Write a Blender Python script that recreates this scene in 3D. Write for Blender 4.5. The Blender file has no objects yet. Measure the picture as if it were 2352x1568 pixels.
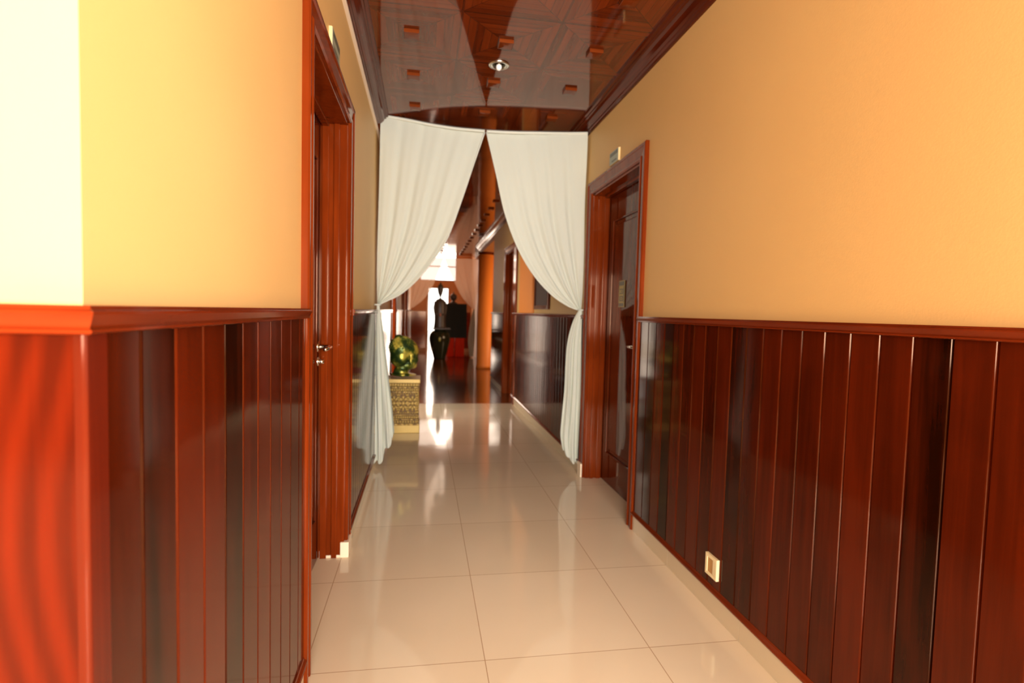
import bpy, bmesh, math, random
from mathutils import Vector, Matrix, noise
random.seed(4)
PI = math.pi
SC = bpy.context.scene
COL = SC.collection

# ------------------------------------------------------------------ camera, sky, lights, exposure
def make_camera():
    f, yaw, pitch, roll = 1240.8, 0.16314, 0.05351, 0.02603
    cy, sy, cp, sp = math.cos(yaw), math.sin(yaw), math.cos(pitch), math.sin(pitch)
    fwd = Vector((sy*cp, cy*cp, -sp)); right = Vector((cy, -sy, 0)); up = right.cross(fwd)
    r = right*math.cos(roll) + up*math.sin(roll); u = -right*math.sin(roll) + up*math.cos(roll)
    cam = bpy.data.cameras.new('camera'); o = bpy.data.objects.new('camera', cam); COL.objects.link(o)
    m = Matrix((r, u, -fwd)).transposed().to_4x4(); m.translation = Vector((0, 0, 1.2)); o.matrix_world = m
    cam.lens = f/2352*36; cam.sensor_width = 36; cam.clip_start = .02; cam.clip_end = 200
    cam.dof.use_dof = True; cam.dof.focus_distance = 1.35; cam.dof.aperture_fstop = 3.2
    SC.camera = o
make_camera()
SC.view_settings.view_transform = 'Standard'; SC.view_settings.look = 'None'
SC.view_settings.gamma = 1; SC.view_settings.use_curve_mapping = False
SC.view_settings.exposure = 1.05
SC.cycles.max_bounces = 10; SC.cycles.diffuse_bounces = 6; SC.cycles.glossy_bounces = 6
SC.cycles.sample_clamp_indirect = 6; SC.cycles.caustics_reflective = False
w = bpy.data.worlds.new('sky'); SC.world = w; w.use_nodes = True
w.node_tree.nodes['Background'].inputs[0].default_value = (1.0, .93, .84, 1)
w.node_tree.nodes['Background'].inputs[1].default_value = 1.6

def area(name, loc, to, sx, sy, power, color):
    l = bpy.data.lights.new(name, 'AREA'); l.shape = 'RECTANGLE'; l.size = sx; l.size_y = sy
    l.energy = power; l.color = color
    o = bpy.data.objects.new(name, l); COL.objects.link(o); o.location = loc
    o.rotation_euler = (Vector(to) - Vector(loc)).to_track_quat('-Z', 'Y').to_euler()
    return o
# daylight entering by the lobby's windows (behind and to the right of the camera) and by the far entrance
area('daylight_lobby_window', (.6, -3.62, 1.42), (.6, 0, 1.2), 4.6, 1.2, 360, (1, .975, .93))
area('daylight_lobby_side', (3.9, -1.2, 1.6), (0, .9, 1.35), 2.6, 1.7, 26, (1, .93, .98))
area('daylight_entrance', (.41, 16.45, 1.45), (.41, 10, 1.2), 1.3, 2.9, 38, (1, .74, .55))
area('daylight_side_room', (3.3, 10.3, 1.7), (0, 10.6, 1.2), 1.6, 1.4, 26, (1, .68, .4))
area('fill_left_doorway', (-.60, 6.57, 1.15), (1.2, 6.6, 1.2), .7, 1.5, 6, (1, .78, .52))  # added warm fill lamp behind the leafless left doorway

# ------------------------------------------------------------------ helpers
def link(name, me, mat=None, parent=None, smooth=False):
    o = bpy.data.objects.new(name, me); COL.objects.link(o)
    if mat is not None and not me.materials: me.materials.append(mat)
    if parent is not None: o.parent = parent
    if smooth:
        for p in me.polygons: p.use_smooth = True
    return o
def obj(name, bm, mat, parent=None, smooth=False, recalc=True):
    if recalc: bmesh.ops.recalc_face_normals(bm, faces=bm.faces)
    me = bpy.data.meshes.new(name); bm.to_mesh(me); bm.free()
    return link(name, me, mat, parent, smooth)
def empty(name, loc, rz=0):
    o = bpy.data.objects.new(name, None); COL.objects.link(o); o.location = loc; o.rotation_euler.z = rz
    o.empty_display_size = .1; return o
def tag(o, label=None, cat=None, group=None, kind=None):
    if label: o['label'] = label
    if cat: o['category'] = cat
    if group: o['group'] = group
    if kind: o['kind'] = kind
    return o
def struct(o, label=None): return tag(o, label, None, None, 'structure')
def bx(bm, x0, x1, y0, y1, z0, z1, bev=0):
    vs = [bm.verts.new((x, y, z)) for x in (x0, x1) for y in (y0, y1) for z in (z0, z1)]
    fs = [bm.faces.new([vs[i] for i in q]) for q in ((0,1,3,2),(4,6,7,5),(0,4,5,1),(2,3,7,6),(0,2,6,4),(1,5,7,3))]
    if bev:
        es = list({e for f in fs for e in f.edges})
        bmesh.ops.bevel(bm, geom=es, offset=bev, segments=2, affect='EDGES', profile=.6)
def box(name, mat, parent, *a, bev=0):
    bm = bmesh.new(); bx(bm, *a, bev=bev); return obj(name, bm, mat, parent)
def extr(bm, pts, axis, a0, a1, m0=None, m1=None, closed=True):
    """extrude 2-D outline pts along axis ('x','y','z'); pts are the two other coordinates in order.
    m0/m1(p) give extra offsets at each end for mitres"""
    def P(p, t):
        if axis == 'y': return (p[0], t, p[1])
        if axis == 'x': return (t, p[0], p[1])
        return (p[0], p[1], t)
    A = [bm.verts.new(P(p, a0 + (m0(p) if m0 else 0))) for p in pts]
    B = [bm.verts.new(P(p, a1 + (m1(p) if m1 else 0))) for p in pts]
    n = len(pts)
    for i in range(n if closed else n-1):
        j = (i+1) % n; bm.faces.new((A[i], A[j], B[j], B[i]))
    if closed: bm.faces.new(A[::-1]); bm.faces.new(B)
def lathe(bm, prof, cx=0, cy=0, seg=32, sx=1, sy=1):
    rings = []
    for r, z in prof:
        if r < 1e-6: rings.append([bm.verts.new((cx, cy, z))])
        else: rings.append([bm.verts.new((cx+r*sx*math.cos(2*PI*k/seg), cy+r*sy*math.sin(2*PI*k/seg), z)) for k in range(seg)])
    for a, b in zip(rings, rings[1:]):
        for k in range(seg):
            l = (k+1) % seg
            if len(a) == 1 and len(b) == 1: continue
            if len(a) == 1: bm.faces.new((a[0], b[k], b[l]))
            elif len(b) == 1: bm.faces.new((a[k], a[l], b[0]))
            else: bm.faces.new((a[k], a[l], b[l], b[k]))
    if len(rings[0]) > 1: bm.faces.new(rings[0][::-1])
    if len(rings[-1]) > 1: bm.faces.new(rings[-1])
def ell(bm, c, r, rot=None, seg=24):
    m = Matrix.Translation(c) @ (rot or Matrix()) @ Matrix.Diagonal((*r, 1))
    bmesh.ops.create_uvsphere(bm, u_segments=seg, v_segments=seg//2, radius=1, matrix=m)
def tube(bm, pts, r, seg=10):
    pts = [Vector(p) for p in pts]; rings = []
    for i, p in enumerate(pts):
        d = (pts[min(i+1, len(pts)-1)] - pts[max(i-1, 0)]).normalized()
        a = d.orthogonal().normalized() if i == 0 else (a - d*a.dot(d)).normalized()
        b = d.cross(a); rr = r[i] if isinstance(r, (list, tuple)) else r
        rings.append([bm.verts.new(p + a*rr*math.cos(2*PI*k/seg) + b*rr*math.sin(2*PI*k/seg)) for k in range(seg)])
    for A, B in zip(rings, rings[1:]):
        for k in range(seg): bm.faces.new((A[k], A[(k+1)%seg], B[(k+1)%seg], B[k]))
    bm.faces.new(rings[0][::-1]); bm.faces.new(rings[-1])
def crom(pts, n):
    """Catmull-Rom resample by arc length to n+1 points"""
    P = [Vector(p) for p in pts]; P = [P[0]*2-P[1]] + P + [P[-1]*2-P[-2]]; out = []
    for i in range(1, len(P)-2):
        for k in range(16):
            t = k/16
            out.append(.5*((2*P[i])+(P[i+1]-P[i-1])*t+(2*P[i-1]-5*P[i]+4*P[i+1]-P[i+2])*t*t+(3*P[i]-P[i-1]-3*P[i+1]+P[i+2])*t**3))
    out.append(P[-2]); L = [0]
    for a, b in zip(out, out[1:]): L.append(L[-1]+(b-a).length)
    res = []; j = 0
    for k in range(n+1):
        s = L[-1]*k/n
        while j < len(L)-2 and L[j+1] < s: j += 1
        t = (s-L[j])/max(L[j+1]-L[j], 1e-9); res.append(out[j].lerp(out[j+1], min(max(t, 0), 1)))
    return res

# ------------------------------------------------------------------ materials
class NT:
    def __init__(s, name):
        s.m = bpy.data.materials.new(name); s.m.use_nodes = True; s.t = s.m.node_tree
        s.b = s.t.nodes['Principled BSDF']; s.tc = s.n('ShaderNodeTexCoord').outputs['Object']
    def n(s, typ, **kw):
        x = s.t.nodes.new(typ)
        for k, v in kw.items(): setattr(x, k, v)
        return x
    def put(s, sock, v):
        if isinstance(v, bpy.types.NodeSocket): s.t.links.new(v, sock)
        else: sock.default_value = v
    def math(s, op, a, b=None, c=None, clamp=False):
        x = s.n('ShaderNodeMath', operation=op, use_clamp=clamp); s.put(x.inputs[0], a)
        if b is not None: s.put(x.inputs[1], b)
        if c is not None: s.put(x.inputs[2], c)
        return x.outputs[0]
    def sep(s, v=None):
        x = s.n('ShaderNodeSeparateXYZ'); s.put(x.inputs[0], v or s.tc); return x.outputs
    def comb(s, x, y, z):
        c = s.n('ShaderNodeCombineXYZ'); s.put(c.inputs[0], x); s.put(c.inputs[1], y); s.put(c.inputs[2], z); return c.outputs[0]
    def mapping(s, scale, v=None, rot=(0,0,0)):
        x = s.n('ShaderNodeMapping'); s.put(x.inputs[0], v or s.tc); x.inputs['Scale'].default_value = scale; x.inputs['Rotation'].default_value = rot; return x.outputs[0]
    def noise(s, v=None, scale=5, detail=4, rough=.5, dist=0):
        x = s.n('ShaderNodeTexNoise'); s.put(x.inputs['Vector'], v or s.tc); x.inputs['Scale'].default_value = scale
        x.inputs['Detail'].default_value = detail; x.inputs['Roughness'].default_value = rough; x.inputs['Distortion'].default_value = dist; return x.outputs[0]
    def ramp(s, f, stops):
        x = s.n('ShaderNodeValToRGB'); s.put(x.inputs[0], f); e = x.color_ramp.elements
        while len(e) < len(stops): e.new(.5)
        for q, (p, c) in zip(e, stops): q.position = p; q.color = (*c, 1) if len(c) == 3 else c
        return x.outputs[0]
    def mix(s, f, a, b, mode='MIX'):
        x = s.n('ShaderNodeMix', data_type='RGBA', blend_type=mode); s.put(x.inputs[0], f)
        s.put(x.inputs[6], a if isinstance(a, bpy.types.NodeSocket) else (*a, 1)); s.put(x.inputs[7], b if isinstance(b, bpy.types.NodeSocket) else (*b, 1)); return x.outputs[2]
    def bump(s, h, strength=.2, dist=.01):
        x = s.n('ShaderNodeBump'); s.put(x.inputs['Height'], h); x.inputs['Strength'].default_value = strength; x.inputs['Distance'].default_value = dist
        s.t.links.new(x.outputs[0], s.b.inputs['Normal']); return x.outputs[0]
    def set(s, **kw):
        for k, v in kw.items():
            k = k.replace('_', ' ')
            if k in ('Base Color', 'Coat Tint') and isinstance(v, tuple): v = (*v, 1)
            s.put(s.b.inputs[k], v)
        return s
def simple(name, col, rough=.5, **kw):
    t = NT(name); t.set(Base_Color=col, Roughness=rough, **kw); return t.m
def plaster(name, col, col2):
    t = NT(name); n1 = t.noise(scale=1.3, detail=3); n2 = t.noise(scale=160, detail=3)
    t.set(Base_Color=t.mix(t.ramp(n1, [(.35, (0,0,0)), (.7, (1,1,1))]), col, col2), Roughness=.5)
    t.b.inputs['Specular IOR Level'].default_value = .2
    t.bump(n2, .12, .002); return t.m
def wood(name, dark, light, axis='z', plank=None, y0=0, rough=.09, gscale=1.0, flame=0, spec=.22):
    t = NT(name); X, Y, Z = t.sep()
    st = {'z': (38, 38, 1.6), 'y': (38, 1.6, 38), 'x': (1.6, 38, 38)}[axis]
    v = t.mapping(tuple(a*gscale for a in st))
    if plank:
        idx = t.math('FLOOR', t.math('DIVIDE', t.math('SUBTRACT', Y, y0), plank))
        wn = t.n('ShaderNodeTexWhiteNoise', noise_dimensions='1D'); t.put(wn.inputs['W'], idx); rnd = wn.outputs[0]
        va = t.n('ShaderNodeVectorMath', operation='ADD'); t.put(va.inputs[0], v); t.put(va.inputs[1], t.comb(t.math('MULTIPLY', rnd, 40), 0, t.math('MULTIPLY', rnd, 9))); v = va.outputs[0]
    g = t.noise(v, 1, 5, .6, .6)
    big = t.noise(t.mapping({'z': (6, 6, 1.4), 'y': (6, 1.4, 6), 'x': (1.4, 6, 6)}[axis]), 1, 3, .5, 1.2)
    f = t.math('ADD', t.math('MULTIPLY', g, .55), t.math('MULTIPLY', big, .6))
    if plank: f = t.math('ADD', t.math('MULTIPLY', f, .75), t.math('MULTIPLY', rnd, .34))
    if flame:
        wv = t.n('ShaderNodeTexWave', wave_type='BANDS', bands_direction='X'); wob = t.math('COSINE', t.math('MULTIPLY', t.math('SUBTRACT', Z, .62), 9.5))
        t.put(wv.inputs['Vector'], t.comb(t.math('SUBTRACT', X, t.math('MULTIPLY', wob, .022)), 0, t.math('MULTIPLY', Z, .12)))
        wv.inputs['Scale'].default_value = 9; wv.inputs['Distortion'].default_value = 1.6; wv.inputs['Detail'].default_value = 2; wv.inputs['Detail Scale'].default_value = 1.2
        f = t.math('ADD', t.math('MULTIPLY', f, .7), t.math('MULTIPLY', wv.outputs['Fac'], .16))
    c = t.ramp(f, [(.36, dark), (.78, light)])
    t.set(Base_Color=c, Roughness=rough, Specular_Tint=(.92, .56, .36, 1))
    t.b.inputs['Specular IOR Level'].default_value = spec
    nb = t.bump(t.noise(t.mapping((3, 3, 1)), 2, 2), .03, .02)
    return t.m

M = {}
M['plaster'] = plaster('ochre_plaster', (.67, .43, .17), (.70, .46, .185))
M['plaster_cream_lit'] = plaster('cream_and_overlit_plaster', (.80, .67, .52), (.82, .70, .55))  # bead's own cream; on the front wall, overexposure painted into the colour
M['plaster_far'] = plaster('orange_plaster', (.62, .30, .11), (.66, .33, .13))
M['wood_planks'] = wood('varnished_red_planks', (.009, .0020, .0006), (.085, .0095, .0016), 'z', plank=.098, y0=.646)
M['wood'] = wood('varnished_red_wood', (.11, .014, .002), (.22, .032, .004), 'z')
M['wood_y'] = wood('varnished_red_rail', (.09, .012, .003), (.19, .026, .005), 'y')
M['wood_x'] = wood('varnished_red_rail_across', (.15, .015, .003), (.27, .034, .006), 'x')
M['wood_front'] = wood('flamed_red_panel', (.06, .005, .0015), (.17, .012, .002), 'z', flame=1, gscale=.6)
M['crown'] = wood('dark_crown_wood', (.05, .007, .002), (.12, .017, .004), 'y')
M['leaf'] = wood('door_wood', (.06, .008, .002), (.13, .018, .004), 'z', rough=.05)
M['chrome'] = simple('brushed_steel', (.75, .72, .66), .18, Metallic=1)
M['cream'] = simple('cream_plastic', (.86, .72, .42), .35)
M['brownplastic'] = simple('aged_plastic', (.50, .27, .08), .4)
M['skirt'] = simple('beige_skirting_tile', (.60, .50, .34), .12)
M['stone'] = simple('white_stone', (.80, .66, .48), .5)
def floor_mat():
    t = NT('polished_beige_tiles'); X, Y, Z = t.sep()
    def line(c, o, p):
        u = t.math('FRACT', t.math('DIVIDE', t.math('SUBTRACT', c, o), p))
        d = t.math('MULTIPLY', t.math('MINIMUM', u, t.math('SUBTRACT', 1, u)), p)
        return t.math('LESS_THAN', d, .0016)
    ln = t.math('MAXIMUM', line(X, .229, .6), line(Y, 1.789, .606))
    ix = t.math('FLOOR', t.math('DIVIDE', t.math('SUBTRACT', X, .229), .6)); iy = t.math('FLOOR', t.math('DIVIDE', t.math('SUBTRACT', Y, 1.789), .606))
    wn = t.n('ShaderNodeTexWhiteNoise', noise_dimensions='2D'); t.put(wn.inputs['Vector'], t.comb(ix, iy, 0))
    n = t.math('ADD', t.math('MULTIPLY', t.noise(scale=2.2, detail=5), .6), t.math('MULTIPLY', wn.outputs[0], .35))
    c = t.ramp(n, [(.2, (.69, .575, .41)), (.8, (.76, .645, .48))])
    c = t.mix(t.math('MULTIPLY', ln, .75), c, (.34, .19, .09))
    t.set(Base_Color=c, Roughness=.07, IOR=1.5); t.b.inputs['Specular IOR Level'].default_value = .5
    t.bump(t.noise(scale=1.8, detail=2), .05, .03); return t.m
M['floor'] = floor_mat()
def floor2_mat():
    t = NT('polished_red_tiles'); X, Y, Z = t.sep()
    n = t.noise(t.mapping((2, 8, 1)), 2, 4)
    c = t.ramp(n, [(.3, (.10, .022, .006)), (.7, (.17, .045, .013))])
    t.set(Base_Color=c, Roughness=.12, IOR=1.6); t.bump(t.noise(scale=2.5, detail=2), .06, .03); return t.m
M['floor2'] = floor2_mat()
def ceil_mat():
    # mitred square panels, one boss at the centre of each, laid out from the boss grid
    t = NT('varnished_coffer_ceiling'); X, Y, Z = t.sep()
    PX, PY = .4875, .508
    u = t.math('SUBTRACT', t.math('FRACT', t.math('ADD', t.math('DIVIDE', t.math('SUBTRACT', X, .403), PX), 60.5)), .5)
    v = t.math('SUBTRACT', t.math('FRACT', t.math('ADD', t.math('DIVIDE', t.math('SUBTRACT', Y, 3.413), PY), 60.5)), .5)
    au, av = t.math('ABSOLUTE', u), t.math('ABSOLUTE', v); m = t.math('MAXIMUM', au, av)
    side = t.math('GREATER_THAN', au, av)
    ring = t.math('MULTIPLY', m, 12); rf = t.math('FRACT', ring); ri = t.math('FLOOR', ring)
    wn = t.n('ShaderNodeTexWhiteNoise', noise_dimensions='4D')
    t.put(wn.inputs['Vector'], t.comb(ri, t.math('FLOOR', t.math('ADD', t.math('DIVIDE', t.math('SUBTRACT', X, .403), PX), 60.5)), t.math('FLOOR', t.math('ADD', t.math('DIVIDE', t.math('SUBTRACT', Y, 3.413), PY), 60.5)))); t.put(wn.inputs['W'], side)
    gx = t.noise(t.mapping((3, 60, 1)), 1, 4); gy = t.noise(t.mapping((60, 3, 1)), 1, 4)
    g = t.math('ADD', t.math('MULTIPLY', gx, t.math('SUBTRACT', 1, side)), t.math('MULTIPLY', gy, side))
    f = t.math('ADD', t.math('MULTIPLY', g, .6), t.math('MULTIPLY', wn.outputs[0], .45))
    c = t.ramp(f, [(.2, (.075, .012, .003)), (.85, (.19, .034, .007))])
    gr = t.math('LESS_THAN', rf, .07); edge = t.math('GREATER_THAN', m, .488)
    diag = t.math('LESS_THAN', t.math('ABSOLUTE', t.math('SUBTRACT', au, av)), .006)
    ln = t.math('MAXIMUM', t.math('MAXIMUM', gr, edge), diag)
    c = t.mix(t.math('MULTIPLY', ln, .55), c, (.03, .006, .002))
    t.set(Base_Color=c, Roughness=.05, Specular_Tint=(1.0, .62, .40, 1)); t.b.inputs['Specular IOR Level'].default_value = .6
    b = t.n('ShaderNodeBump'); t.put(b.inputs['Height'], t.math('SUBTRACT', t.math('MULTIPLY', wn.outputs[0], .3), ln)); b.inputs['Strength'].default_value = .06; b.inputs['Distance'].default_value = .002
    b2 = t.n('ShaderNodeBump'); t.put(b2.inputs['Height'], t.noise(scale=3.5, detail=1)); b2.inputs['Strength'].default_value = .04; b2.inputs['Distance'].default_value = .03
    t.t.links.new(b2.outputs[0], b.inputs['Normal']); t.t.links.new(b.outputs[0], t.b.inputs['Normal'])
    return t.m
M['ceiling'] = ceil_mat()
def cloth(name, col, transl, transp=0.0, thread=True):
    t = NT(name); tt = t.t
    n = t.noise(t.mapping((220, 220, 3)), 1, 3)
    c = t.mix(t.math('MULTIPLY', n, .12), col, tuple(x*.8 for x in col))
    t.set(Base_Color=c, Roughness=.8); t.b.inputs['Specular IOR Level'].default_value = .1
    t.bump(n, .15, .002)
    tr = t.n('ShaderNodeBsdfTranslucent'); tt.links.new(c, tr.inputs[0])
    mx = t.n('ShaderNodeMixShader'); mx.inputs[0].default_value = transl
    tt.links.new(t.b.outputs[0], mx.inputs[1]); tt.links.new(tr.outputs[0], mx.inputs[2]); out = mx.outputs[0]
    if transp:
        tp = t.n('ShaderNodeBsdfTransparent'); m2 = t.n('ShaderNodeMixShader'); m2.inputs[0].default_value = transp
        tt.links.new(out, m2.inputs[1]); tt.links.new(tp.outputs[0], m2.inputs[2]); out = m2.outputs[0]
    tt.links.new(out, tt.nodes['Material Output'].inputs[0]); return t.m
M['cloth'] = cloth('white_cotton', (.66, .69, .60), .15)
M['cloth_far'] = cloth('sheer_backlit_cloth', (.85, .60, .42), .5, .28)  # cream cloth with the backlight's peach tint put into its colour

# ------------------------------------------------------------------ the room
XL, XR = -.351, 1.177          # wainscot faces
PL, PR = -.365, 1.190          # plaster faces
ZC = 2.62
TOP = 3.4
DL = (1.80, 2.66); DR = (2.91, 3.78)      # door openings by the camera
OL = [(DL[0], DL[1], 2.06), (6.15, 7.0, 2.05), (9.2, 10.1, 2.05), (10.9, 11.8, 2.05)]
OR = [(DR[0], DR[1], 2.06), (7.2, 7.9, 2.05)]
def side_wall(name, xin, xout, y0, y1, ops, mat):
    bm = bmesh.new(); x0, x1 = min(xin, xout), max(xin, xout); y = y0
    for a, b, z in ops:
        bx(bm, x0, x1, y, a, -.02, TOP); bx(bm, x0, x1, a, b, z, TOP); y = b
    bx(bm, x0, x1, y, y1, -.02, TOP)
    return struct(obj(name, bm, mat))
side_wall('wall_left', PL, PL-.22, .655, 16.0, OL, M['plaster'])
side_wall('wall_right', PR, PR+.22, .45, 9.4, OR, M['plaster'])
struct(box('wall_front', M['plaster_cream_lit'], None, -4.2, PL-.22, .655, .875, -.02, TOP))
struct(box('wall_back', M['plaster'], None, -4.4, -2.4, -3.9, -3.7, -.02, TOP))
bm = bmesh.new(); bx(bm, -2.4, 3.8, -3.9, -3.7, -.02, .8); bx(bm, -2.4, 3.8, -3.9, -3.7, 2.6, TOP); bx(bm, 3.8, 4.4, -3.9, -3.7, -.02, TOP)
struct(obj('wall_rear', bm, M['plaster']))
bm = bmesh.new(); bx(bm, 4.2, 4.4, -3.7, -2.7, -.02, TOP); bx(bm, 4.2, 4.4, -2.7, .45, -.02, .5); bx(bm, 4.2, 4.4, -2.7, .45, 2.6, TOP)
struct(obj('wall_lobby_right', bm, M['plaster']))
struct(box('wall_lobby_front', M['plaster'], None, PR+.22, 4.4, .45, .67, -.02, TOP))
struct(box('wall_lobby_left', M['plaster'], None, -4.4, -4.2, -3.7, .875, -.02, TOP))
# side room on the right behind the column, and the far entrance
struct(box('wall_side_room', M['plaster_far'], None, 3.5, 3.7, 9.2, 13.1, -.02, TOP))
struct(box('wall_side_room_near', M['plaster_far'], None, 1.41, 3.7, 9.18, 9.4, -.02, TOP))
struct(box('wall_side_room_far', M['plaster_far'], None, 1.36, 3.7, 13.0, 13.2, -.02, TOP))
struct(box('wall_right_far', M['plaster_far'], None, 1.36, 1.58, 13.2, 16.0, -.02, TOP))
bm = bmesh.new()
bx(bm, -.6, .10, 16, 16.2, -.02, 2.06); bx(bm, .73, 1.6, 16, 16.2, -.02, 2.06); bx(bm, .10, .73, 16, 16.2, 1.88, 2.06)
bx(bm, -.6, -.13, 16, 16.2, 2.06, TOP); bx(bm, .94, 1.6, 16, 16.2, 2.06, TOP); bx(bm, -.13, .94, 16, 16.2, 2.83, TOP)
struct(obj('wall_end', bm, M['plaster_far']))
# transom window and the open entrance
def window(name, x0, x1, y, z0, z1, nx, zs, mat):
    r = struct(empty(name, ((x0+x1)/2, y, z0))); cx = (x0+x1)/2
    bm = bmesh.new(); t = .035
    for a, b in ((x0, x0+t), (x1-t, x1)): bx(bm, a-cx, b-cx, -.03, .03, 0, z1-z0)
    for z in [z0, z1-t] + zs: bx(bm, x0+t-cx, x1-t-cx, -.03, .03, z-z0, z-z0+t)
    for k in range(1, nx):
        x = x0+(x1-x0)*k/nx-cx; bx(bm, x-.014, x+.014, -.02, .02, t, z1-z0-t)
    obj('window_frame', bm, mat, r)
    return r
M['pane'] = simple('window_glass', (1, 1, 1), 0, Transmission_Weight=1, IOR=1.01)
window('window_1', -.13, .94, 16.06, 2.06, 2.83, 1, [2.47], M['wood_x'])
w2 = window('window_2', -2.4, 3.8, -3.8, .8, 2.6, 6, [1.9], M['wood_x'])
r = struct(empty('door_5', (.415, 16.06, 0)))
bm = bmesh.new(); bx(bm, -.315, -.28, -.05, .05, 0, 1.88); bx(bm, .28, .315, -.05, .05, 0, 1.88); bx(bm, -.28, .28, -.05, .05, 1.845, 1.88)
obj('door_frame', bm, M['wood'], r)
# floor slabs, ceiling
struct(box('floor', M['floor'], None, -4.4, 4.4, -3.9, 7.0, -.1, 0))
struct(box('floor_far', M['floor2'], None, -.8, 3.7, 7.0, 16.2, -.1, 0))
struct(box('floor_outside', simple('pale_paving', (.8, .76, .7), .6), None, -8, 9, 16.2, 34, -.14, -.04))
struct(box('ceiling', M['ceiling'], None, PL-.1, PR+.1, .6, 14.05, ZC, ZC+.1))
struct(box('ceiling_lobby', simple('white_ceiling', (.62, .44, .24), .6), None, -4.4, 4.4, -3.9, .6, 2.9, 3.0))
struct(box('ceiling_far', M['plaster_far'], None, -.8, 3.7, 14.05, 16.2, 3.2, 3.3))
struct(box('ceiling_side_room', M['plaster_far'], None, PR+.1, 3.7, 9.2, 14.05, 2.75, 2.85))
struct(box('trim_11', M['plaster_far'], None, PL, 1.36, 14.05, 14.15, 2.62, 3.25))

# wainscot: tongue-and-groove boards with a bevelled groove at each joint
def plank_pts(y0, y1, x, s, pitch=.098, off=.646):
    """outline along y: x is the face, s = +1 when the corridor lies at +x (left wall)"""
    pts = [(x, y0)]; k = math.ceil((y0+.012-off)/pitch)
    while off+k*pitch < y1-.012:
        c = off+k*pitch
        pts += [(x, c-.0035), (x-s*.0065, c-.0012), (x-s*.0065, c+.0012), (x-s*.0005, c+.0052), (x, c+.0075)]; k += 1
    return pts + [(x, y1)]
def wainscot(name, y0, y1, x, s):
    bm = bmesh.new(); pts = plank_pts(y0, y1, x, s); back = x-s*.014
    extr(bm, pts+[(back, y1), (back, y0)], 'z', .112, 1.166)
    o = obj(name, bm, M['wood_planks']); struct(o); return o
def rail_pts(x, s, t=0):
    return [(x-s*.014, 1.166), (x+s*.012, 1.166), (x+s*.017, 1.168), (x+s*.017, 1.171), (x+s*.013, 1.173), (x+s*.020, 1.187), (x+s*.020, 1.190), (x+s*.015, 1.192), (x+s*.015, 1.196), (x-s*.014, 1.196)]
def base_pts(x, s):
    return [(x-s*.014, .088), (x+s*.010, .088), (x+s*.0125, .094), (x+s*.0105, .101), (x+s*.003, .106), (x+s*.001, .112), (x-s*.014, .112)]
LW = [(.66, 1.705), (2.75, 6.05), (7.1, 9.1), (10.2, 10.8), (11.9, 16.0)]
RW = [(.45, 2.835), (3.855, 7.10), (8.0, 9.4)]
n = 1
for segs, x, s, side in ((LW, XL, 1, 'left'), (RW, XR, -1, 'right')):
    bmr, bmb, bms = bmesh.new(), bmesh.new(), bmesh.new()
    for i, (a, b) in enumerate(segs):
        wainscot('trim_%d' % n, a, b, x, s)['label'] = 'red varnished board wainscot'; n += 1
        mit = (lambda p: (-(p[0]-XL) - .03)) if (side == 'left' and i == 0) else None
        extr(bmr, rail_pts(x, s), 'y', a, b, m0=mit)
        extr(bmb, base_pts(x, s), 'y', a, b)
        y = a
        while y < b-.01:
            e = min(b, 1.78+.60*math.floor((y-1.78+.001)/.60+1)); bx(bms, min(x-s*.014, x+s*.001), max(x-s*.014, x+s*.001), y+.001, e-.001, 0, .088); y = e
    struct(obj('trim_rail_'+side, bmr, M['wood_y'])); struct(obj('trim_base_'+side, bmb, M['wood_y'])); struct(obj('baseboard_'+side, bms, M['skirt']))
# wainscot on the wall that faces the camera: flamed panel, rounded corner post, rail
YF = .625
struct(box('trim_front_panel', M['wood_front'], None, -4.2, -.3575, YF+.003, .655, .112, 1.166))
bm = bmesh.new()
post = [(-.3575, .662), (-.3575, YF-.001)]
for k in range(7):
    a = -PI/2 + PI/2*k/6; post.append((-.350+.0045*math.cos(a), YF+.0035+.0045*math.sin(a)))
post += [(-.3455, .662)]
extr(bm, post, 'z', .088, 1.166)
struct(obj('trim_corner_post', bm, wood('red_corner_post', (.06, .007, .003), (.13, .014, .004), 'z')))
bm = bmesh.new(); rp = [(YF+.016-(p[0]-XL), p[1]) for p in rail_pts(XL, 1)]
rp = [(.655 if q > .645 else q-.022, z) for q, z in rp]
extr(bm, rp, 'x', -4.2, XL, m1=lambda p: (YF-.006+.0-p[0])*1.0 + .006)
struct(obj('trim_rail_front', bm, M['wood_x']))
struct(box('baseboard_front', M['skirt'], None, -4.2, -.352, YF-.002, .655, 0, .088))
# end wall wainscot
struct(box('trim_end_panel', M['wood_x'], None, -.351, .06, 15.97, 16, .1, 1.17))
struct(box('trim_end_panel_right', M['wood_x'], None, .77, 1.36, 15.97, 16, .1, 1.17))

# crown mouldings
def crown_pts(x, s):
    return [(x, 2.53), (x+s*.012, 2.53), (x+s*.014, 2.540), (x+s*.022, 2.545), (x+s*.024, 2.553), (x+s*.036, 2.560), (x+s*.052, 2.575), (x+s*.060, 2.590),
            (x+s*.070, 2.592), (x+s*.072, 2.600), (x+s*.086, 2.603), (x+s*.089, 2.6195), (x, 2.6195)]
for nm, x, s, a, b in (('trim_crown_left', PL, 1, .655, 14.0), ('trim_crown_right', PR, -1, .45, 11.9)):
    bm = bmesh.new(); extr(bm, crown_pts(x, s), 'y', a, b); o = obj(nm, bm, M['crown']); struct(o)
bm = bmesh.new(); extr(bm, [(PL, 2.505), (PL+.010, 2.507), (PL+.014, 2.513), (PL+.014, 2.523), (PL+.010, 2.5295), (PL, 2.5295)], 'y', .655, 14.0)
struct(obj('trim_plaster_bead', bm, M['plaster_cream_lit']))
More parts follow.
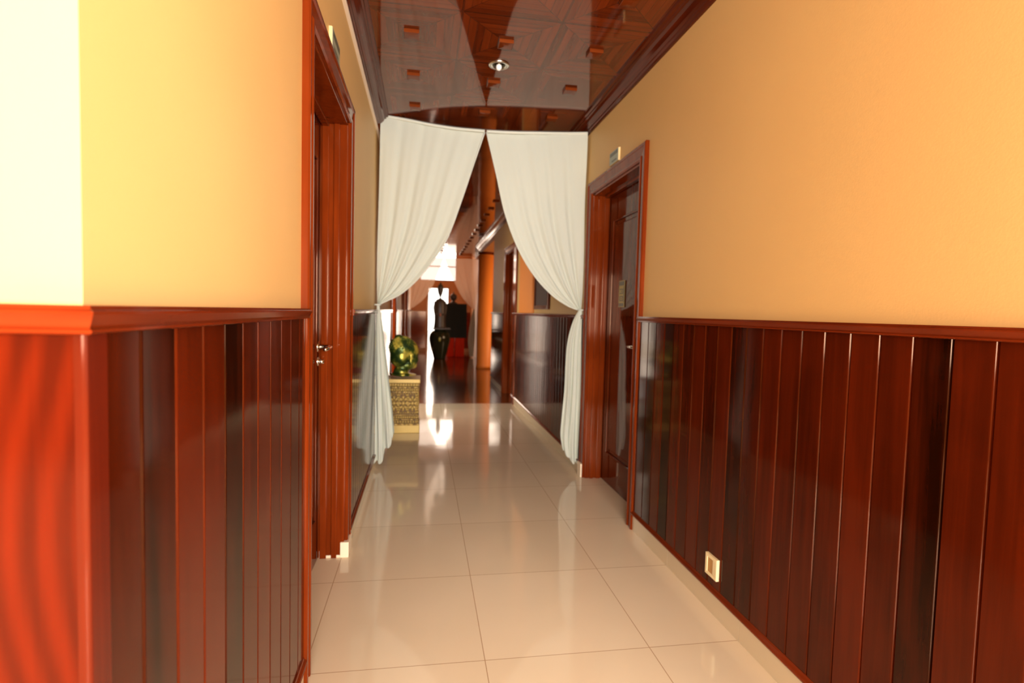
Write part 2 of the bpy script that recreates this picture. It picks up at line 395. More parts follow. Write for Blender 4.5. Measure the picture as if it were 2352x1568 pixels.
# beam above the side-room opening on the right
struct(box('trim_beam', M['plaster_far'], None, PR, PR+.22, 9.4, 13.0, 2.45, 2.75))
# engaged pilaster above the rail
struct(box('trim_pilaster', simple('orange_pilaster_paint', (.80, .27, .04), .55), None, PR-.03, PR, 5.80, 6.60, 1.197, 2.5, bev=.01))

# ------------------------------------------------------------------ doors
def casing_bm(s, face, y0, y1, z1, w=.09, wn=None):
    """architrave on the wall face: two uprights and a head; s=+1 left wall; local x measured from wall plane"""
    bm = bmesh.new(); wn = wn or w
    def prof(wd):   # (offset across width 0..wd, height)
        return [(0, 0), (0, .019), (.006, .024), (.018, .024), (.023, .019), (wd-.026, .015), (wd-.020, .020), (wd-.008, .020), (wd, .014), (wd, 0)]
    for (ya, d, wd) in ((y0, -1, wn), (y1, 1, w)):
        pr = [(face+s*h, ya+d*(wd-o)) for o, h in prof(wd)]
        A = [bm.verts.new((p[0], p[1], 0)) for p in pr]; B = [bm.verts.new((p[0], p[1], z1+(abs(p[1]-ya)))) for p in pr]
        for i in range(len(pr)): j = (i+1) % len(pr); bm.faces.new((A[i], A[j], B[j], B[i]))
        bm.faces.new(A[::-1]); bm.faces.new(B)
    pr = [(face+s*h, w-o) for o, h in prof(w)]
    A = [bm.verts.new((x, y0-o*wn/w, z1+o)) for x, o in pr]; B = [bm.verts.new((x, y1+o, z1+o)) for x, o in pr]
    for i in range(len(pr)): j = (i+1) % len(pr); bm.faces.new((A[i], A[j], B[j], B[i]))
    bm.faces.new(A[::-1]); bm.faces.new(B)
    return bm
def door(name, s, plane, y0, y1, z1=2.06, depth=.115, detail=True, wn=None):
    r = struct(empty(name, (plane, y0, 0)))
    T = Matrix.Translation((-plane, -y0, 0))
    def fin(nm, bm, mat, par=r):
        bmesh.ops.transform(bm, matrix=T, verts=bm.verts); return obj(nm, bm, mat, par)
    fin('door_casing', casing_bm(s, plane, y0, y1, z1, wn=wn), M['wood'])
    # jamb lining: stepped with a stop bead
    bm = bmesh.new(); xw = plane+s*.004; xb = plane-s*(depth+.08)
    def B(xa, xb_, *a): bx(bm, min(xa, xb_), max(xa, xb_), *a, bev=.0025)
    for d, y in ((1, y0), (-1, y1)):
        ya, yb = sorted((y-d*.001, y+d*.014)); B(xw, xb, ya, yb, 0, z1)
        for q0, q1 in ((.030, .055), (.078, .108)):
            ya, yb = sorted((y+d*.013, y+d*.026)); B(plane-s*q0, plane-s*q1, ya, yb, 0, z1-.014)
    B(xw, xb, y0, y1, z1-.014, z1); B(plane-s*.078, plane-s*.108, y0+.02, y1-.02, z1-.028, z1-.012)
    fin('door_jamb', bm, M['wood'])
    if not detail: return r, 0
    # leaf with a raised-and-fielded panel
    bm = bmesh.new(); xf = plane-s*depth; ya, yb = y0+.016, y1-.016
    bx(bm, min(xf, xf-s*.04), max(xf, xf-s*.04), ya, yb, .006, z1-.016, bev=.002)
    for za, zb in ((.22, 1.86),):
        for k, (ins, th, hh) in enumerate(((.11, .012, .010), (.15, .02, .006))):
            if k == 0:
                for q in ((ya+ins, ya+ins+th, za, zb), (yb-ins-th, yb-ins, za, zb), (ya+ins+th, yb-ins-th, za, za+th), (ya+ins+th, yb-ins-th, zb-th, zb)):
                    bx(bm, min(xf, xf+s*hh), max(xf, xf+s*hh), *q, bev=.003)
            else: bx(bm, min(xf, xf+s*hh), max(xf, xf+s*hh), ya+ins, yb-ins, za+.04, zb-.04, bev=.005)
    leaf = fin('door_leaf', bm, M['leaf'])
    return r, xf
def lever(r, T, x, s, y, z, dirn):
    bm = bmesh.new()
    m = Matrix.Translation((x+s*.004, y, z)) @ Matrix.Rotation(PI/2, 4, 'Y')
    bmesh.ops.create_cone(bm, cap_ends=True, segments=28, radius1=.026, radius2=.026, depth=.009, matrix=m)
    tube(bm, [(x+s*.006, y, z), (x+s*.045, y, z), (x+s*.058, y+dirn*.006, z), (x+s*.062, y+dirn*.03, z), (x+s*.060, y+dirn*.075, z-.002), (x+s*.054, y+dirn*.115, z-.004)], [.010, .010, .0105, .010, .009, .0085], 14)
    bmesh.ops.transform(bm, matrix=T, verts=bm.verts)
    obj('door_handle', bm, M['chrome'], r, smooth=True)
    bm = bmesh.new(); z2 = z-.068
    bmesh.ops.create_cone(bm, cap_ends=True, segments=28, radius1=.024, radius2=.022, depth=.010, matrix=Matrix.Translation((x+s*.005, y, z2)) @ Matrix.Rotation(PI/2, 4, 'Y'))
    bmesh.ops.create_cone(bm, cap_ends=True, segments=20, radius1=.011, radius2=.011, depth=.026, matrix=Matrix.Translation((x+s*.018, y, z2)) @ Matrix.Rotation(PI/2, 4, 'Y'))
    bmesh.ops.transform(bm, matrix=T, verts=bm.verts)
    obj('door_lock', bm, M['chrome'], r, smooth=True)
d1, xf = door('door_1', 1, PL, *DL)
lever(d1, Matrix.Translation((-PL, -DL[0], 0)), xf, 1, 2.585, 1.02, -1)
d2, xf2 = door('door_2', -1, PR, *DR)
lever(d2, Matrix.Translation((-PR, -DR[0], 0)), xf2, -1, 3.075, 1.01, 1)
door('door_3', -1, PR, 7.2, 7.9, 2.05, wn=.30)
for i, (a, b, z) in enumerate(OL[1:]): door('door_%d' % (6+i), 1, PL, a, b, z, detail=i > 0)  # nearest one left leafless to let the added fill lamp through
# white stone plinth blocks at the foot of the far jambs
bm = bmesh.new(); bx(bm, -.475, -.338, 2.640, 2.668, 0, .012, bev=.002); bx(bm, -.378, -.338, 2.636, 2.752, 0, .075, bev=.003)
bx(bm, -.475, -.470, 2.640, 2.66, 0, .035)
struct(obj('trim_plinth_left', bm, M['stone']))
bm = bmesh.new(); bx(bm, 1.158, 1.192, 3.79, 3.875, 0, .10, bev=.004)
struct(obj('trim_plinth_right', bm, M['stone']))

# ------------------------------------------------------------------ signs, socket, door hanger
M['sign'] = simple('grey_sign_plate', (.30, .33, .24), .35); M['sign_dark'] = simple('dark_sign_print', (.10, .10, .07), .4)
M['sign_edge'] = simple('cream_edge', (.85, .62, .30), .4)
def plate(name, s, x, y0, y1, z0, z1, label):
    r = tag(empty(name, (x, (y0+y1)/2, z0)), label, 'sign'); cy = (y0+y1)/2; H = z1-z0; h = (y1-y0)/2
    bm = bmesh.new(); bx(bm, min(0, s*.012), max(0, s*.012), -h, h, 0, H, bev=.001); obj('plate', bm, M['sign_edge'], r)
    bm = bmesh.new(); bx(bm, min(s*.012, s*.0135), max(s*.012, s*.0135), -h+.002, h-.002, .002, H-.002); obj('face', bm, M['sign'], r)
    bm = bmesh.new(); bx(bm, min(s*.0135, s*.0142), max(s*.0135, s*.0142), -h+.01, h-.01, H-.03, H-.008); bx(bm, min(s*.0135, s*.0142), max(s*.0135, s*.0142), -h+.03, h-.045, .012, .022)
    obj('print', bm, M['sign_dark'], r)
plate('door_sign', 1, PL, 2.15, 2.33, 2.165, 2.245, 'small dark plate on the ochre wall above the left door')
plate('door_sign', -1, PR, 3.27, 3.43, 2.165, 2.245, 'small grey-green plate on the ochre wall above the right door')
r = tag(empty('wall_socket', (XR, 1.975, .195)), 'cream socket plate low on the red board wainscot of the right wall', 'socket')
bm = bmesh.new()
for q in ((-.043, -.028, -.043, .043), (.028, .043, -.043, .043), (-.028, .028, -.043, -.030), (-.028, .028, .030, .043)): bx(bm, -.013, 0, *q, bev=.0015)
bx(bm, -.006, 0, -.030, .030, -.032, .032); obj('plate', bm, M['cream'], r)
box('insert', M['brownplastic'], r, -.010, -.006, -.012, .0275, -.0295, .0295, bev=.001)
box('switch', M['cream'], r, -.012, -.006, -.0275, -.0125, -.0295, .0295, bev=.001)
r = tag(empty('door_hanger', (xf2-.0105, 3.43, 1.255)), 'narrow printed card with square symbols stuck on the right door leaf', 'sign')
box('card', simple('yellowed_card', (.42, .33, .12), .5), r, -.0025, 0, -.05, .05, 0, .175)
bm = bmesh.new()
def q_(a, b, c, d): bx(bm, -.0032, -.0025, a, b, c, d)
q_(-.045, .045, .142, .170); q_(-.045, .045, .004, .026)
q_(-.048, -.036, .03, .138)
for zc in (.056, .104):
    q_(-.028, .034, zc+.010, zc+.017); q_(-.028, .034, zc-.017, zc-.010); q_(-.028, -.018, zc-.010, zc+.010)
    if zc < .1: q_(.024, .034, zc-.010, zc+.010)
    q_(-.006, .010, zc-.004, zc+.004)
obj('print', bm, M['sign_dark'], r)

# ------------------------------------------------------------------ ceiling bosses and downlight
def boss_mesh():
    bm = bmesh.new(); a, b, z = .038, .012, -.027
    L = [[bm.verts.new((sx*q, sy*q, zz)) for sx, sy in ((-1,-1),(1,-1),(1,1),(-1,1))] for q, zz in ((a, 0), (a, -.016), (a*.95, -.0175), (b, -.019))]
    for A, B in zip(L, L[1:]):
        for k in range(4): bm.faces.new((A[k], A[(k+1)%4], B[(k+1)%4], B[k]))
    bm.faces.new(L[0]); bm.faces.new(L[-1][::-1])
    bmesh.ops.recalc_face_normals(bm, faces=bm.faces)
    me = bpy.data.meshes.new('boss'); bm.to_mesh(me); bm.free(); return me
bme = boss_mesh(); bme.materials.append(wood('boss_wood', (.10, .016, .003), (.18, .035, .006), 'x'))
proto = None
cols = {0: ('left', -.085), 1: ('middle', .403), 2: ('right', .891)}
rowsn = {0: (3.921, 'nearest the white curtain'), 1: (3.413, 'second from the white curtain'), 2: (2.905, 'third from the white curtain'), 3: (2.397, 'fourth from the white curtain')}
def boss(x, y, label, group):
    global proto
    if proto is None: proto = o = link('ceiling_boss', bme)
    else: o = proto.copy(); COL.objects.link(o)
    o.location = (x, y, ZC); tag(o, label, 'ceiling boss', group)
for rk, (y, rn) in rowsn.items():
    for ck, (cn, x) in cols.items():
        if rk == 3 and ck != 2: continue
        boss(x, y, 'small square wooden boss on the ceiling, %s row, %s' % (cn, rn), 'square bosses on the near ceiling')
for k in range(4, 20):
    y = 3.921+.508*k
    if y > 13.8: break
    if y > 6: boss(.891, y, 'small dark ceiling boss beyond the white curtains, right-hand row', 'dark bosses of the right-hand row beyond the curtains')
    if y > 8: boss(.403, y, 'small dark ceiling boss beyond the white curtains, left-hand row', 'dark bosses of the left-hand row beyond the curtains')
r = tag(empty('downlight', (.403, 3.165, ZC)), 'round recessed chrome downlight in the wooden ceiling before the curtains', 'ceiling light')
bm = bmesh.new(); lathe(bm, [(.036, -.001), (.040, -.006), (.050, -.009), (.058, -.006), (.060, 0)], seg=40); obj('trim_ring', bm, M['chrome'], r, smooth=True)
bm = bmesh.new(); lathe(bm, [(.020, -.0008), (.030, -.0015), (.037, -.004)], seg=32); obj('reflector', bm, simple('dark_reflector', (.12, .10, .06), .15, Metallic=1), r, smooth=True)
bm = bmesh.new(); ell(bm, (0, 0, -.013), (.017, .017, .020)); obj('bulb', bm, simple('white_glass', (.95, .93, .9), .06, Coat_Weight=1), r, smooth=True)

# ------------------------------------------------------------------ curtains
def plane_y(x, yl=4.15, yr=3.93, xl=-.33, xr=1.18): return yl + (yr-yl)*(x-xl)/(xr-xl)
def curtain_part(top, inner, outer, yfun, nu, nv, amp, folds, name, mat, parent, loc, clampx):
    """top edge (outer corner .. peak), inner swag edge (peak .. tie), outer edge (corner .. tie), all (x,z)"""
    T = crom([(x, 0, z) for x, z in top], nu); I = crom([(x, 0, z) for x, z in inner], nv); O = crom([(x, 0, z) for x, z in outer], nv)
    bm = bmesh.new(); G = []
    for j in range(nv+1):
        v = j/nv; row = []
        for i in range(nu+1):
            u = i/nu
            base = O[j].lerp(I[j], u); lin = O[0].lerp(I[0], u)
            p = base + (T[i]-lin)*(1-v)**2.2
            amp2 = amp*(.22+.78*v**.7)*(1-.55*v**6)
            fold = math.sin(folds*2*PI*u**.85 + .9*math.sin(3*v)) + .45*math.sin(folds*4.3*PI*u+1.3+1.5*v)
            x = min(max(p.x, clampx[0]), clampx[1])
            y = yfun(x) + amp2*fold*math.sin(PI*min(max(u, .03), .97))**.3 + .010*math.sin(7*p.z+3*u)
            row.append(bm.verts.new((x-loc[0], y-loc[1], p.z-loc[2])))
        G.append(row)
    for A, B in zip(G, G[1:]):
        for i in range(nu): bm.faces.new((A[i], A[i+1], B[i+1], B[i]))
    return obj(name, bm, mat, parent, smooth=True)
def tail_part(left, right, yfun, nu, nv, amp, folds, name, mat, parent, loc, hem=None):
    L = crom([(x, 0, z) for x, z in left], nv); R = crom([(x, 0, z) for x, z in right], nv)
    bm = bmesh.new(); G = []
    for j in range(nv+1):
        v = j/nv; row = []
        for i in range(nu+1):
            u = i/nu; p = L[j].lerp(R[j], u)
            if hem:
                zb = hem(u); p.z = L[0].z + (p.z-L[0].z)*((L[0].z-zb)/(L[0].z-(L[-1].z*(1-u)+R[-1].z*u)))
            y = yfun(p.x) + amp*(.35+.65*v)*(math.sin(folds*2*PI*u+.8*math.sin(4*v)) + .3*math.sin(folds*5*PI*u+2*v)) + .006*math.sin(9*v)
            x = p.x + .35*amp*math.cos(folds*2*PI*u)*math.sin(PI*u)
            row.append(bm.verts.new((x-loc[0], y-loc[1], p.z-loc[2])))
        G.append(row)
    for A, B in zip(G, G[1:]):
        for i in range(nu): bm.faces.new((A[i], A[i+1], B[i+1], B[i]))
    return obj(name, bm, mat, parent, smooth=True)
def edge_hem(pts, yfun, name, mat, parent, loc, w=.011):
    P = crom([(x, 0, z) for x, z in pts], 40); bm = bmesh.new()
    tube(bm, [(p.x-loc[0], yfun(p.x)-loc[1]-.004, p.z-loc[2]) for p in P], w*.5, 8)
    return obj(name, bm, mat, parent, smooth=True)
hemmat = cloth('white_cotton_hem', (.72, .74, .65), .1)
# left curtain
loc = (-.33, 4.12, .03)
rl = tag(empty('curtain', loc), 'white cotton curtain drawn back to the left wall beside the bronze head', 'curtain', 'white curtains tied back across the corridor')
Ltop = [(-.335, 2.615), (-.144, 2.588), (.03, 2.559), (.22, 2.537), (.421, 2.526)]
Lin = [(.420, 2.518), (.352, 2.308), (.262, 2.02), (.172, 1.761), (.079, 1.598), (-.046, 1.433), (-.173, 1.316), (-.284, 1.258), (-.328, 1.234)]
Lout = [(-.335, 2.615), (-.340, 2.192), (-.345, 1.874), (-.348, 1.553), (-.346, 1.359), (-.343, 1.233)]
curtain_part(Ltop, Lin, Lout, plane_y, 70, 60, .013, 4.5, 'drape', M['cloth'], rl, loc, (-.349, .424))
edge_hem(Lin, plane_y, 'edge_hem', hemmat, rl, loc); edge_hem(Ltop, plane_y, 'top_hem', hemmat, rl, loc, .022)
tail_part([(-.346, 1.236), (-.349, 1.0), (-.349, .75), (-.349, .45), (-.349, .036)], [(-.325, 1.236), (-.297, 1.037), (-.262, .776), (-.225, .48), (-.203, .25)],
          lambda x: plane_y(x)-.015, 40, 50, .017, 2.6, 'tail', M['cloth'], rl, loc, hem=lambda u: .034+.225*(max(0, u-.22)/.78)**1.1 + .02*math.sin(14*u))
bm = bmesh.new(); tube(bm, [(-.349-loc[0]+.022*math.cos(a)*1+.010, plane_y(-.34)-.012-loc[1]+.028*math.sin(a), 1.232-loc[2]) for a in [2*PI*k/16 for k in range(17)]], .006, 8); obj('tieback', bm, hemmat, rl, smooth=True)
# right curtain
loc = (1.16, 3.94, .09)
rr = tag(empty('curtain', loc), 'white cotton curtain drawn back to the right beside the right door frame', 'curtain', 'white curtains tied back across the corridor')
Rtop = [(1.172, 2.535), (1.014, 2.528), (.823, 2.525), (.632, 2.522), (.434, 2.525)]
Rin = [(.435, 2.518), (.513, 2.218), (.584, 1.933), (.686, 1.679), (.804, 1.489), (.938, 1.346), (1.054, 1.268), (1.120, 1.240), (1.148, 1.232)]
Rout = [(1.172, 2.535), (1.174, 2.079), (1.175, 1.6), (1.174, 1.37), (1.170, 1.229)]
curtain_part(Rtop, Rin, Rout, plane_y, 70, 60, .013, 4.5, 'drape', M['cloth'], rr, loc, (.431, 1.176))
edge_hem(Rin, plane_y, 'edge_hem', hemmat, rr, loc); edge_hem(Rtop, plane_y, 'top_hem', hemmat, rr, loc, .022)
tail_part([(1.146, 1.236), (1.100, 1.12), (1.068, .94), (1.058, .61), (1.045, .39), (1.040, .27), (1.055, .17), (1.062, .15)], [(1.171, 1.236), (1.172, 1.075), (1.174, .745), (1.174, .41), (1.172, .07)],
          lambda x: plane_y(x)-.015, 40, 50, .017, 2.6, 'tail', M['cloth'], rr, loc, hem=lambda u: .165-.10*min(1, u*1.25)+.012*math.sin(16*u))
bm = bmesh.new(); tube(bm, [(1.160-loc[0]+.018*math.cos(a), plane_y(1.16)-.012-loc[1]+.028*math.sin(a), 1.232-loc[2]) for a in [2*PI*k/16 for k in range(17)]], .006, 8); obj('tieback', bm, hemmat, rr, smooth=True)
# wire they hang from, with its wall hook
bm = bmesh.new(); W = [(-.352, 4.16, 2.613)] + [(x, plane_y(x), z+.0155) for x, z in Ltop[1:]] + [(x, plane_y(x), z+.0155) for x, z in Rtop[::-1][1:-1]] + [(1.186, 3.93, 2.545)]
tube(bm, W, .0022, 6); tube(bm, [(-.362, 4.19, 2.560), (-.350, 4.19, 2.58), (-.352, 4.17, 2.612)], .006, 8)
tag(obj('curtain_wire', bm, simple('dark_wire', (.05, .03, .02), .5), None, smooth=True), 'thin dark wire along the top edge of the white curtains, hooked to the left wall', 'wire')
# far pair at the end of the corridor
Y2 = 14.0
loc = (-.33, Y2, .03); f2 = lambda x: Y2
ra = tag(empty('curtain', loc), 'sheer backlit curtain at the far end, drawn to the left wall', 'curtain', 'sheer curtains at the far end of the corridor')
t2 = [(-.345, 2.55), (.05, 2.55), (.489, 2.548)]; i2 = [(.489, 2.545), (.333, 2.122), (.175, 1.729), (-.04, 1.446), (-.25, 1.273), (-.31, 1.25)]; o2 = [(-.345, 2.55), (-.347, 1.9), (-.345, 1.25)]
curtain_part(t2, i2, o2, f2, 30, 24, .012, 4, 'drape', M['cloth_far'], ra, loc, (-.349, .489))
loc = (1.25, Y2, .03)
rb = tag(empty('curtain', loc), 'sheer backlit curtain at the far end, drawn to the right beside the column', 'curtain', 'sheer curtains at the far end of the corridor')
t2 = [(1.352, 2.55), (.9, 2.55), (.489, 2.548)]; i2 = [(.489, 2.545), (.722, 2.025), (.954, 1.587), (1.185, 1.313), (1.277, 1.24)]; o2 = [(1.352, 2.55), (1.352, 1.9), (1.32, 1.24)]
curtain_part(t2, i2, o2, f2, 30, 24, .012, 4, 'drape', M['cloth_far'], rb, loc, (.489, 1.355))
tail_part([(1.26, 1.25), (1.20, .95), (1.15, .47), (1.19, .03)], [(1.31, 1.25), (1.325, .9), (1.325, .47), (1.29, .03)], f2, 16, 20, .02, 2, 'tail', cloth('pale_cloth', (.62, .54, .36), .2), rb, loc)

# ------------------------------------------------------------------ orange column
r = tag(empty('column', (1.285, 11.45, 0)), 'tall round orange painted column on the right of the far corridor', 'column')
bm = bmesh.new(); lathe(bm, [(.168, .0), (.168, .06), (.160, .075), (.160, 2.40)], seg=48); obj('shaft', bm, simple('orange_paint', (.80, .26, .035), .5), r, smooth=True)
bm = bmesh.new(); lathe(bm, [(.160, 2.40), (.175, 2.41), (.175, 2.44), (.19, 2.449)], seg=48); obj('capital', bm, M['crown'], r, smooth=True)
# framed dark picture on the right wall beyond the curtain
r = tag(empty('picture', (PR, 5.38, 1.24)), 'dark framed picture on the right wall seen beyond the right curtain', 'picture')
bm = bmesh.new()
for q in ((-.33, -.29, 0, .9), (.29, .33, 0, .9), (-.29, .29, 0, .04), (-.29, .29, .86, .9)): bx(bm, -.025, 0, *q, bev=.004)
obj('frame', bm, M['crown'], r); box('canvas', simple('dark_canvas', (.07, .035, .025), .7), r, -.012, 0, -.29, .29, .04, .86)

# ------------------------------------------------------------------ carved pedestal and bronze head
def gold_mat():
    t = NT('carved_gold'); v = t.n('ShaderNodeTexVoronoi'); t.put(v.inputs['Vector'], t.tc); v.inputs['Scale'].default_value = 38
    n = t.noise(scale=14, detail=4)
    c = t.ramp(t.math('ADD', t.math('MULTIPLY', n, .6), t.math('MULTIPLY', v.outputs[0], .5)), [(.35, (.62, .40, .09)), (.75, (.15, .075, .015))])
    t.set(Base_Color=c, Roughness=.45, Metallic=.25); t.bump(v.outputs[0], .6, .008); return t.m
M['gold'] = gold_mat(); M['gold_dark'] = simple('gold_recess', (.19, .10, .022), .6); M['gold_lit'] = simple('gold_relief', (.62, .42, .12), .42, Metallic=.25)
PX0, PX1, PY0, PY1 = -.342, -.022, 5.30, 5.62
cx, cy = (PX0+PX1)/2, (PY0+PY1)/2; hw = (PX1-PX0)/2
r = tag(empty('pedestal', (cx, cy, 0)), 'carved golden square pedestal under the green bronze head', 'pedestal')
def ringbox(name, mat, z0, z1, w, bev=.004): return box(name, mat, r, -w, w, -w, w, z0, z1, bev=bev)
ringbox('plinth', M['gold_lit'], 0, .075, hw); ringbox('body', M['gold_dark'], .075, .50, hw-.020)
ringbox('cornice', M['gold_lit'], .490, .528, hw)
for z, h, w in ((.075, .018, -.004), (.125, .012, -.008), (.170, .010, -.010), (.395, .012, -.008), (.440, .012, -.004)):
    ww = hw+w; box('band', M['gold'], r, -ww, ww, -ww, ww, z, z+h, bev=.003)
def onfaces(fn):
    for k in range(4):
        b2 = bmesh.new(); fn(b2); bmesh.ops.transform(b2, matrix=Matrix.Rotation(PI/2*k, 4, 'Z'), verts=b2.verts)
        me = bpy.data.meshes.new('t'); b2.to_mesh(me); b2.free(); bm.from_mesh(me); bpy.data.meshes.remove(me)
def relief(b2, za, zb):
    y = -hw+.018
    for zc, n_, rr in ((.108, 11, .013), (.153, 13, .013), (.422, 13, .014), (.470, 11, .018)):
        if not za < zc < zb: continue
        for i in range(n_):
            x = -hw+.022+(2*hw-.044)*(i+.5)/n_; ell(b2, (x, y, zc), (rr*.85, .010, rr), seg=8)
    if not za < .29 < zb: return
    for xc in (-.088, 0, .088):
        for a in range(8):
            an = a*PI/4; ell(b2, (xc+.030*math.cos(an), y, .290+.055*math.sin(an)), (.012, .010, .024), Matrix.Rotation(PI/2-an, 4, 'Y'), seg=8)
        ell(b2, (xc, y, .290), (.016, .013, .022), seg=10)
    for xc in (-.132, -.118, -.050, -.038, .038, .050, .118, .132):
        for i in range(8): zc = .205+.0235*i; ell(b2, (xc+.006*math.sin(i*2.1+xc*60), y, zc), (.009, .009, .012), seg=8)
    for i in range(13):
        for zc in (.197, .385): ell(b2, (-.136+.2720*i/12, y, zc), (.008, .009, .007), seg=8)
for za, zb in ((.10, .125), (.13, .17), (.2, .39), (.40, .44), (.45, .49)):
    bm = bmesh.new(); onfaces(lambda b: relief(b, za, zb)); obj('carved_relief', bm, M['gold_lit'], r, smooth=True)

def bronze(nm='green_gold_bronze', d=.03):
    t = NT(nm); n = t.noise(scale=9, detail=2, rough=.5); n2 = t.noise(scale=30, detail=3)
    c = t.ramp(t.math('ADD', t.math('MULTIPLY', n, .9), t.math('MULTIPLY', n2, .12)), [(.36+d, (.03, .06, .012)), (.44+d, (.13, .17, .02)), (.52+d, (.75, .60, .09))])
    t.set(Base_Color=c, Roughness=.38, Metallic=.45); t.bump(n2, .15, .004); return t.m
M['bronze'] = bronze(); M['bronze_dark'] = bronze('dark_green_bronze', .10)
hz = .541; hc = (-.175, 5.45)
r = tag(empty('head_sculpture', (hc[0], hc[1], hz), math.radians(32)), 'green and gold bronze head sculpture facing right on the carved golden pedestal', 'sculpture')
def blob(name, parts, mat, voxel=.006, fac=6):
    bm = bmesh.new()
    for c, rad, *rot in parts: ell(bm, c, rad, rot[0] if rot else None)
    o = obj(name, bm, mat, r, smooth=True)
    m = o.modifiers.new('remesh', 'REMESH'); m.mode = 'VOXEL'; m.voxel_size = voxel; m.use_smooth_shade = True
    s = o.modifiers.new('smooth', 'SMOOTH'); s.factor = .6; s.iterations = fac
    return o
RY = lambda d: Matrix.Rotation(math.radians(d), 4, 'Y')
blob('head', [((.005, 0, .250), (.134, .116, .126)), ((.045, 0, .185), (.088, .088, .118), RY(-8)), ((.085, 0, .105), (.045, .045, .035)), ((.02, 0, .115), (.085, .078, .055)),
      ((.128, 0, .185), (.014, .014, .036), RY(-18)), ((.136, 0, .165), (.016, .022, .012)), ((.118, 0, .135), (.016, .030, .007)), ((.114, 0, .122), (.016, .026, .008)),
      ((.112, .036, .222), (.018, .030, .007)), ((.112, -.036, .222), (.018, .030, .007)), ((.108, .036, .203), (.016, .024, .010)), ((.108, -.036, .203), (.016, .024, .010)),
      ((-.03, 0, .075), (.066, .066, .085)), ((.085, -.05, .165), (.032, .030, .036)), ((.085, .05, .165), (.032, .030, .036))], M['bronze'])
hair = [((-.036, 0, .272), (.128, .120, .124)), ((-.066, 0, .195), (.084, .112, .105)), ((-.075, 0, .385), (.040, .038, .032))]
blob('hair', hair, M['bronze_dark'])
bm = bmesh.new()
for i in range(9):
    th = .18+i*.16
    for j in range(22):
        ph = 2*PI*(j+.5*(i % 2))/22
        x, y, z = -.036+.128*math.sin(th)*math.cos(ph), .120*math.sin(th)*math.sin(ph), .272+.124*math.cos(th)
        if x > .06 or z < .24: continue
        ell(bm, (x, y, z), (.011, .011, .009), seg=6)
obj('curls', bm, M['bronze_dark'], r, smooth=True)
for sgn in (-1, 1):
    blob('ear', [((.004, sgn*.118, .205), (.020, .010, .036), RY(-8)), ((-.002, sgn*.118, .150), (.011, .009, .040), RY(-6)), ((.012, sgn*.122, .218), (.010, .008, .018))], M['bronze'], .004, 4)
blob('neck_base', [((-.04, 0, .022), (.100, .115, .021)), ((.00, 0, .014), (.118, .110, .013)), ((-.045, 0, .05), (.072, .078, .05))], M['bronze'])

# ------------------------------------------------------------------ far still life: jar, robed figure, draped table, small bust
dark_glaze = NT('dark_green_glaze'); dark_glaze.set(Base_Color=(.022, .024, .010), Roughness=.12); dark_glaze = dark_glaze.m
r = tag(empty('glazed_jar', (.405, 13.55, 0)), 'large dark green glazed jar on the floor under the robed figure', 'jar')
bm = bmesh.new(); lathe(bm, [(.0, .002), (.145, .0), (.150, .02), (.175, .12), (.225, .30), (.258, .45), (.262, .53), (.242, .62), (.185, .69), (.135, .715)], seg=48); obj('body', bm, dark_glaze, r, smooth=True)
bm = bmesh.new(); lathe(bm, [(.125, .712), (.150, .722), (.155, .735), (.14, .745)], seg=48); obj('rim', bm, dark_glaze, r, smooth=True)
bm = bmesh.new(); ell(bm, (-.01, -.252, .50), (.030, .016, .055), seg=16); obj('medallion', bm, simple('yellow_glaze', (.5, .45, .08), .2), r, smooth=True)
tag(box('jar_tray', simple('brown_board', (.12, .075, .04), .4), None, .20, .66, 13.36, 13.80, .7455, .768, bev=.004), 'thin brown board lying on the dark glazed jar', 'board')
r = tag(empty('robed_figure', (.40, 13.52, .7685)), 'slender dark robed standing figure on the jar before the bright entrance', 'statue')
fig = simple('dark_patina', (.075, .05, .032), .4)
bm = bmesh.new(); lathe(bm, [(.0, 0), (.150, 0), (.152, .03), (.142, .10), (.135, .22), (.142, .38), (.138, .50), (.130, .58), (.122, .65), (.098, .700), (.050, .722), (.020, .742), (.017, .775), (.032, .80), (.055, .86), (.072, .94), (.074, 1.0), (.055, 1.06), (.024, 1.09), (.018, 1.12), (.0, 1.135)], seg=36, sy=.7)
obj('body', bm, fig, r, smooth=True)
bm = bmesh.new()
for sgn in (-1, 1): tube(bm, [(sgn*.115, -.02, .66), (sgn*.138, -.03, .50), (sgn*.125, -.06, .36), (sgn*.05, -.095, .33)], [.030, .032, .026, .020], 12)
obj('arm', bm, fig, r, smooth=True)
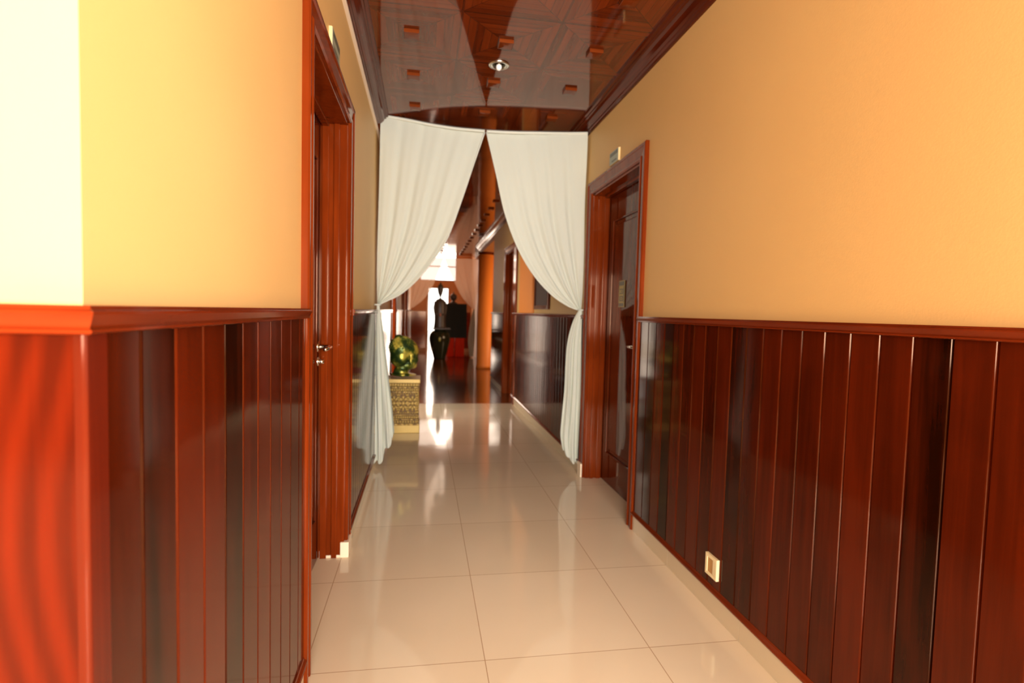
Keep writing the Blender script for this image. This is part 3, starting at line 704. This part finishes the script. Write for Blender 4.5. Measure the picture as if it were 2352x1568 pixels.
bm = bmesh.new(); ell(bm, (.0, -.115, .33), (.026, .016, .045), seg=16); obj('hand', bm, simple('ruddy_patina', (.42, .14, .06), .35), r, smooth=True)
def drape_box(bm, x0, x1, y0, y1, z0, z1, amp, nf, top=True):
    per = []; n_ = 160
    P = [(x0, y0), (x1, y0), (x1, y1), (x0, y1)]
    for k in range(n_):
        t = 4*k/n_; i = int(t); f = t-i; a, b = P[i], P[(i+1) % 4]; per.append((a[0]+(b[0]-a[0])*f, a[1]+(b[1]-a[1])*f))
    c = ((x0+x1)/2, (y0+y1)/2); rings = []
    for j in range(9):
        v = j/8; z = z1+(z0-z1)*v
        rings.append([bm.verts.new((x+(x-c[0])*(amp*v*math.sin(nf*2*PI*k/n_)-.012*(j == 0)), y+(y-c[1])*(amp*v*math.sin(nf*2*PI*k/n_)-.012*(j == 0)), z)) for k, (x, y) in enumerate(per)])
    for A, B in zip(rings, rings[1:]):
        for k in range(n_): bm.faces.new((A[k], A[(k+1) % n_], B[(k+1) % n_], B[k]))
    if top: bm.faces.new(rings[0][::-1])
r = tag(empty('draped_table', (.81, 14.35, 0)), 'tall table draped in black cloth over a red skirt behind the dark jar', 'table')
bm = bmesh.new(); drape_box(bm, -.32, .30, -.22, .22, .50, 1.39, .035, 9); obj('black_cloth', bm, cloth('black_cloth', (.035, .032, .022), .05), r, smooth=False)
bm = bmesh.new(); drape_box(bm, -.25, -.02, -.20, .20, .01, .53, .10, 14, False); obj('red_skirt', bm, cloth('red_cloth', (.85, .04, .008), .1), r, smooth=False)
bm = bmesh.new(); drape_box(bm, .02, .25, -.20, .20, .01, .53, .10, 14, False); obj('red_skirt', bm, cloth('red_cloth', (.85, .04, .008), .1), r, smooth=False)
r = tag(empty('small_bust', (.765, 14.25, 1.392)), 'small dark bust with a round head on the black draped table', 'statue')
bm = bmesh.new(); lathe(bm, [(0, 0), (.105, 0), (.108, .012), (.06, .045), (.034, .065), (.034, .08), (.075, .11), (.092, .16), (.085, .215), (.05, .25), (.018, .262), (.012, .30), (0, .31)], seg=28); obj('head', bm, fig, r, smooth=True)
